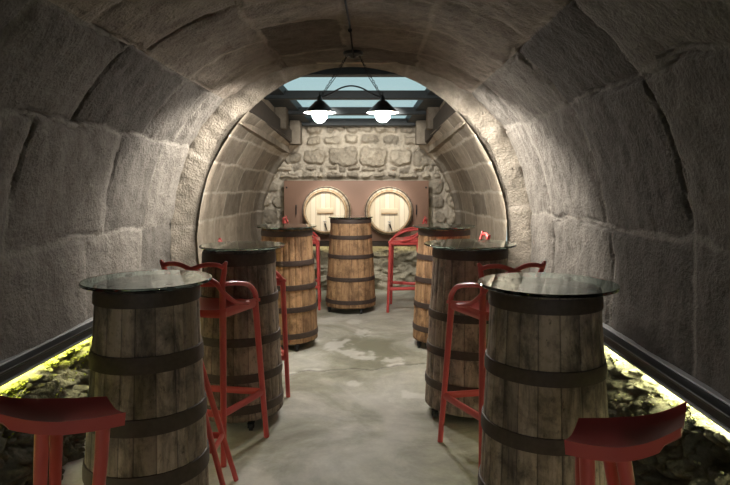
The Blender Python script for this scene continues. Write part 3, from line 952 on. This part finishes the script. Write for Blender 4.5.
def make_cask():
    t = empty('cask', (0, 0, 0))
    R = Matrix.Rotation(PI / 2, 4, 'X')       # lathe axis z -> -y (towards us)
    # staves : bulging out of the panel, chime at the front
    ns, per = 26, 4
    prof_ = [(.326, .004), (.324, .05), (.312, .12), (.288, .19), (.272, .255), (.270, .258), (.256, .258), (.254, .235)]
    V, Tn, G, F = [], [], [], []
    n = ns * per
    for (r, z) in prof_:
        for k in range(n):
            a = 2 * PI * k / n
            p = R @ Vector(((r - (.002 if k % per == 0 else 0)) * math.cos(a), (r - (.002 if k % per == 0 else 0)) * math.sin(a), z))
            V.append(p); Tn.append(((k // per) * 37 % 11) / 11); G.append(.5 if k % per == 0 else 0)
    for i in range(len(prof_) - 1):
        for k in range(n):
            k2 = (k + 1) % n
            F.append((i * n + k, i * n + k2, (i + 1) * n + k2, (i + 1) * n + k))
    mesh_obj('staves', V, F, M['oak'], t, attrs={'tone': Tn, 'groove': G}, sharp=50)
    for (z0, z1, r0, r1) in ((.215, .250, .283, .2745), (.10, .14, .3165, .309)):
        MB().lathe([(r0 - .004, z0), (r0 + .003, z0), (r1 + .003, z1), (r1 - .004, z1)], 64, R, True).build('hoop', M['oak_ring'] if z0 > .2 else M['hoop'], t)
    MB().lathe([(.2575, .2565), (.2575, .2605), (.2685, .2605), (.2685, .2565)], 64, R, True).build('chime', M['oak_ring'], t)
    MB().lathe([(.2505, .2385), (.2505, .2410), (.2560, .2440), (.2560, .2385)], 64, R, True).build('croze', M['hoop'], t)
    # head of eight boards
    hv, hf, ht, hg = [], [], [], []
    rr = .2545; nb = 8
    edges = [-1 + 2 * i / nb for i in range(nb + 1)]
    for b in range(nb):
        x0, x1 = edges[b] * rr, edges[b + 1] * rr
        for seg in range(6):
            xa, xb = lerp(x0, x1, seg / 6), lerp(x0, x1, (seg + 1) / 6)
            ha, hb = math.sqrt(max(0, rr * rr - xa * xa)), math.sqrt(max(0, rr * rr - xb * xb))
            base = len(hv)
            hv += [(xa, -.238, -ha), (xb, -.238, -hb), (xb, -.238, hb), (xa, -.238, ha)]
            hf.append((base, base + 1, base + 2, base + 3))
            ht += [(b * 5 % 8) / 8] * 4
            hg += [.55 if seg == 0 else 0, .0, .0, .55 if seg == 0 else 0]
    # closing rim gives the head its thickness
    base = len(hv)
    for k in range(48):
        a = 2 * PI * k / 48
        hv += [(rr * math.cos(a), -.238, rr * math.sin(a)), (rr * math.cos(a), -.215, rr * math.sin(a))]; ht += [.5, .5]; hg += [0, 0]
    for k in range(48):
        a, b2 = base + 2 * k, base + 2 * ((k + 1) % 48)
        hf.append((a, b2, b2 + 1, a + 1))
    mesh_obj('head', hv, hf, M['oak'], t, smooth=False, attrs={'tone': ht, 'groove': hg})
    MB().box((-.105, -.248, -.018), (.105, -.2385, .045), .004, 2).build('name_plate', M['oak_plate'], t)['label'] = 'small raised wooden plate'
    MB().box((-.105, -.256, -.026), (.105, -.2385, -.0185), .002).build('plate_shadow', M['oak_ring'], t)  # darker strip in place of the shadow along the plate's lower edge
    tap = MB()
    tap.tube([(0, -.235, -.155), (0, -.315, -.155)], [.016, .013], 12)
    tap.tube(spline([(0, -.30, -.155), (0.004, -.318, -.168), (.006, -.320, -.20)], 5), .010, 10)
    tap.build('tap', M['brass'], t)
    MB().tube([(0, -.30, -.148), (.0, -.30, -.125)], .006, 8).tube([(-.024, -.30, -.122), (.024, -.30, -.122)], .007, 8).build('tap_key', M['brass'], t)
    MB().tube([(.002, -.328, -.150), (.012, -.332, -.185), (.032, -.338, -.24)], [.010, .009, .006], 8).build('tap_lever', M['iron'], t)
    return t
c1 = make_cask(); c1.location = (-.617, YP, 1.052)
props(c1, 'pale oak cask end with tap at the left of the brown panel', 'cask', 'casks in the back wall panel')
c2 = copy_tree(c1); c2.location = (.212, YP, 1.046)
props(c2, 'pale oak cask end with tap at the right of the brown panel', 'cask', 'casks in the back wall panel')

# ------------------------------------------------------------------ twin pendant lamp and its wire
YL = 4.96
def crown_z(y): return CZ + R1 - .005
lamp = empty('pendant_lamp', (-.165, YL, 2.47), label='black twin pendant lamp with two lit cone shades hanging from the crown', cat='lamp')
can = MB()
can.lathe([(.012, .04), (.078, .035), (.085, .022), (.078, .006), (.03, -.004), (.012, -.02)], 32)
can.build('canopy', M['iron'], lamp)
for s, xx in ((-1, -.275), (1, .245)):
    top = Vector((s * .045, 0, .012)); neck = Vector((xx, 0, -.345))
    ch = MB()
    L = (neck - top).length; n = int(L / .024)
    for i in range(n):
        a = top.lerp(neck, i / n); b = top.lerp(neck, (i + 1.25) / n)
        mid = (a + b) / 2; dr = (b - a).normalized()
        side = Vector((0, 1, 0)) if i % 2 else dr.cross(Vector((0, 1, 0))).normalized()
        ring = []
        for q in range(10):
            t = 2 * PI * q / 10
            ring.append(mid + dr * ((b - a).length / 2 * math.cos(t)) + side * (.0065 * math.sin(t)))
        ch.tube(ring, .0022, 5, 1, dr.cross(side)[:], True)
    ch.tube([top + Vector((.004, .008, 0)), (top + neck) / 2 + Vector((-.012 * s, .01, -.012)), neck + Vector((0, .004, -.01))], .003, 6)
    ch.build('chain', M['iron'], lamp)
    sh = MB()
    m = Matrix.Translation((xx, 0, -.47))
    sh.lathe([(.012, .14), (.018, .128), (.022, .10), (.034, .098), (.131, .003), (.133, 0), (.130, 0)], 48, m, caps=False)
    so = sh.build('shade', M['shade_out'], lamp)
    MB().lathe([(.1295, .0005), (.034, .092), (.02, .0935), (1e-4, .0935)], 48, m, caps=False).build('shade_lining', M['shade_in'], so)
    MB().tube([(xx, 0, -.335), (xx, 0, -.30)], .005, 8).build('neck_ring', M['iron'], so)
    bp = [(1e-4, -.058)] + [(.058 * math.sin(a), -.058 * math.cos(a)) for a in [PI * k / 12 for k in range(1, 10)]] + [(.026, .062), (.018, .075), (1e-4, .076)]
    MB().lathe(bp, 24, Matrix.Translation((xx, 0, -.492))).build('bulb', M['bulb'], so, sharp=None)
arc = spline([(-.275, 0, -.345), (-.20, 0, -.318), (-.10, .0, -.265), (-.015, 0, -.247), (.07, 0, -.265), (.17, 0, -.318), (.245, 0, -.345)], 8)
MB().tube(arc, .0065, 8, 1, (0, 1, 0)).build('bent_arm', M['iron'], lamp)

wire = MB()
pts = [(-.158 + .002 * math.sin(y * 5), y, crown_z(y) - .044 - .006 * math.cos(y * 4)) for y in np.linspace(1.2, YL - .092, 40)]
wire.tube(pts, .0068, 8)
for y in (4.12, 2.9):
    wire.sphere((-.158, y, crown_z(y) - .046), .015, 12, 8)
wo = wire.build('power_cable', M['cable'])
props(wo, 'thin black cable running along the crown of the vault to the lamp', 'cable')

hk = MB()
hk.box((-.03, -.03, -.006), (.035, .03, .008), .003).box((-.028, -.028, -.045), (-.016, .0, .0), .003).tube([(.03, -.02, .0), (.05, -.045, -.004)], .006, 8)
ho = hk.build('iron_cramp', M['hoop'])
ho.location = (1.285, YR - .01, 1.585)
props(ho, 'small rusty iron cramp stuck in the pale stone arch on the right', 'iron cramp')

# ------------------------------------------------------------------ light and world
w = bpy.data.worlds.new('sky'); SC.world = w; w.use_nodes = True
bg = w.node_tree.nodes['Background']
bg.inputs['Color'].default_value = (.60, .79, .81, 1)
bg.inputs['Strength'].default_value = .8

def area(name, loc, rot, size, power, col):
    l = bpy.data.lights.new(name, 'AREA'); l.shape = 'RECTANGLE'; l.size = size[0]; l.size_y = size[1]
    l.energy = power; l.color = col
    o = bpy.data.objects.new(name, l); COL.objects.link(o); o.location = loc; o.rotation_euler = rot
    return o
# added fill light behind the camera, in place of an unseen daylit entrance
area('added_front_fill', (-.2, Y0 + .1, 1.35), (PI / 2, 0, 0), (1.3, 2.0), 24, (.88, .97, 1.0))

def spot(name, loc, target, power, deg, col):
    l = bpy.data.lights.new(name, 'SPOT'); l.energy = power; l.spot_size = D(deg); l.spot_blend = .8; l.shadow_soft_size = .03; l.color = col
    o = bpy.data.objects.new(name, l); COL.objects.link(o); o.location = loc
    o.rotation_euler = (Vector(target) - Vector(loc)).to_track_quat('-Z', 'Y').to_euler()
    return o
# two added spots without fixtures, brightening the last blocks before the arch
spot('arch_fill_spot', (-.42, 5.62, 2.38), (-1.75, 4.92, 1.42), 620, 55, (1.0, .93, .83))
spot('arch_fill_spot', (.04, 5.62, 2.38), (1.37, 4.92, 1.36), 780, 55, (1.0, .93, .83))
# two small display spots fixed behind the roof beams, one over each cask
spot('cask_spot', (-.86, 6.92, 2.26), (-.61, 7.78, 1.04), 92, 40, (1.0, .97, .92))
spot('cask_spot', (.46, 6.92, 2.26), (.205, 7.78, 1.04), 92, 40, (1.0, .97, .92))

# and two wide fill spots, added to brighten the stone wall and the panel
spot('back_fill_spot', (-.62, 6.92, 2.27), (-.5, 8.0, 1.60), 50, 100, (1.0, .96, .89))
spot('back_fill_spot', (.22, 6.92, 2.27), (.1, 8.0, 1.60), 50, 100, (1.0, .96, .89))

vs = SC.view_settings
SC.display_settings.display_device = 'sRGB'
vs.view_transform = 'Standard'; vs.look = 'None'; vs.exposure = 0; vs.gamma = 1; vs.use_curve_mapping = False
try:
    SC.cycles.use_denoising = True
    SC.cycles.max_bounces = 8
    SC.cycles.sample_clamp_indirect = 6
    SC.cycles.caustics_reflective = False; SC.cycles.caustics_refractive = False
except Exception: pass
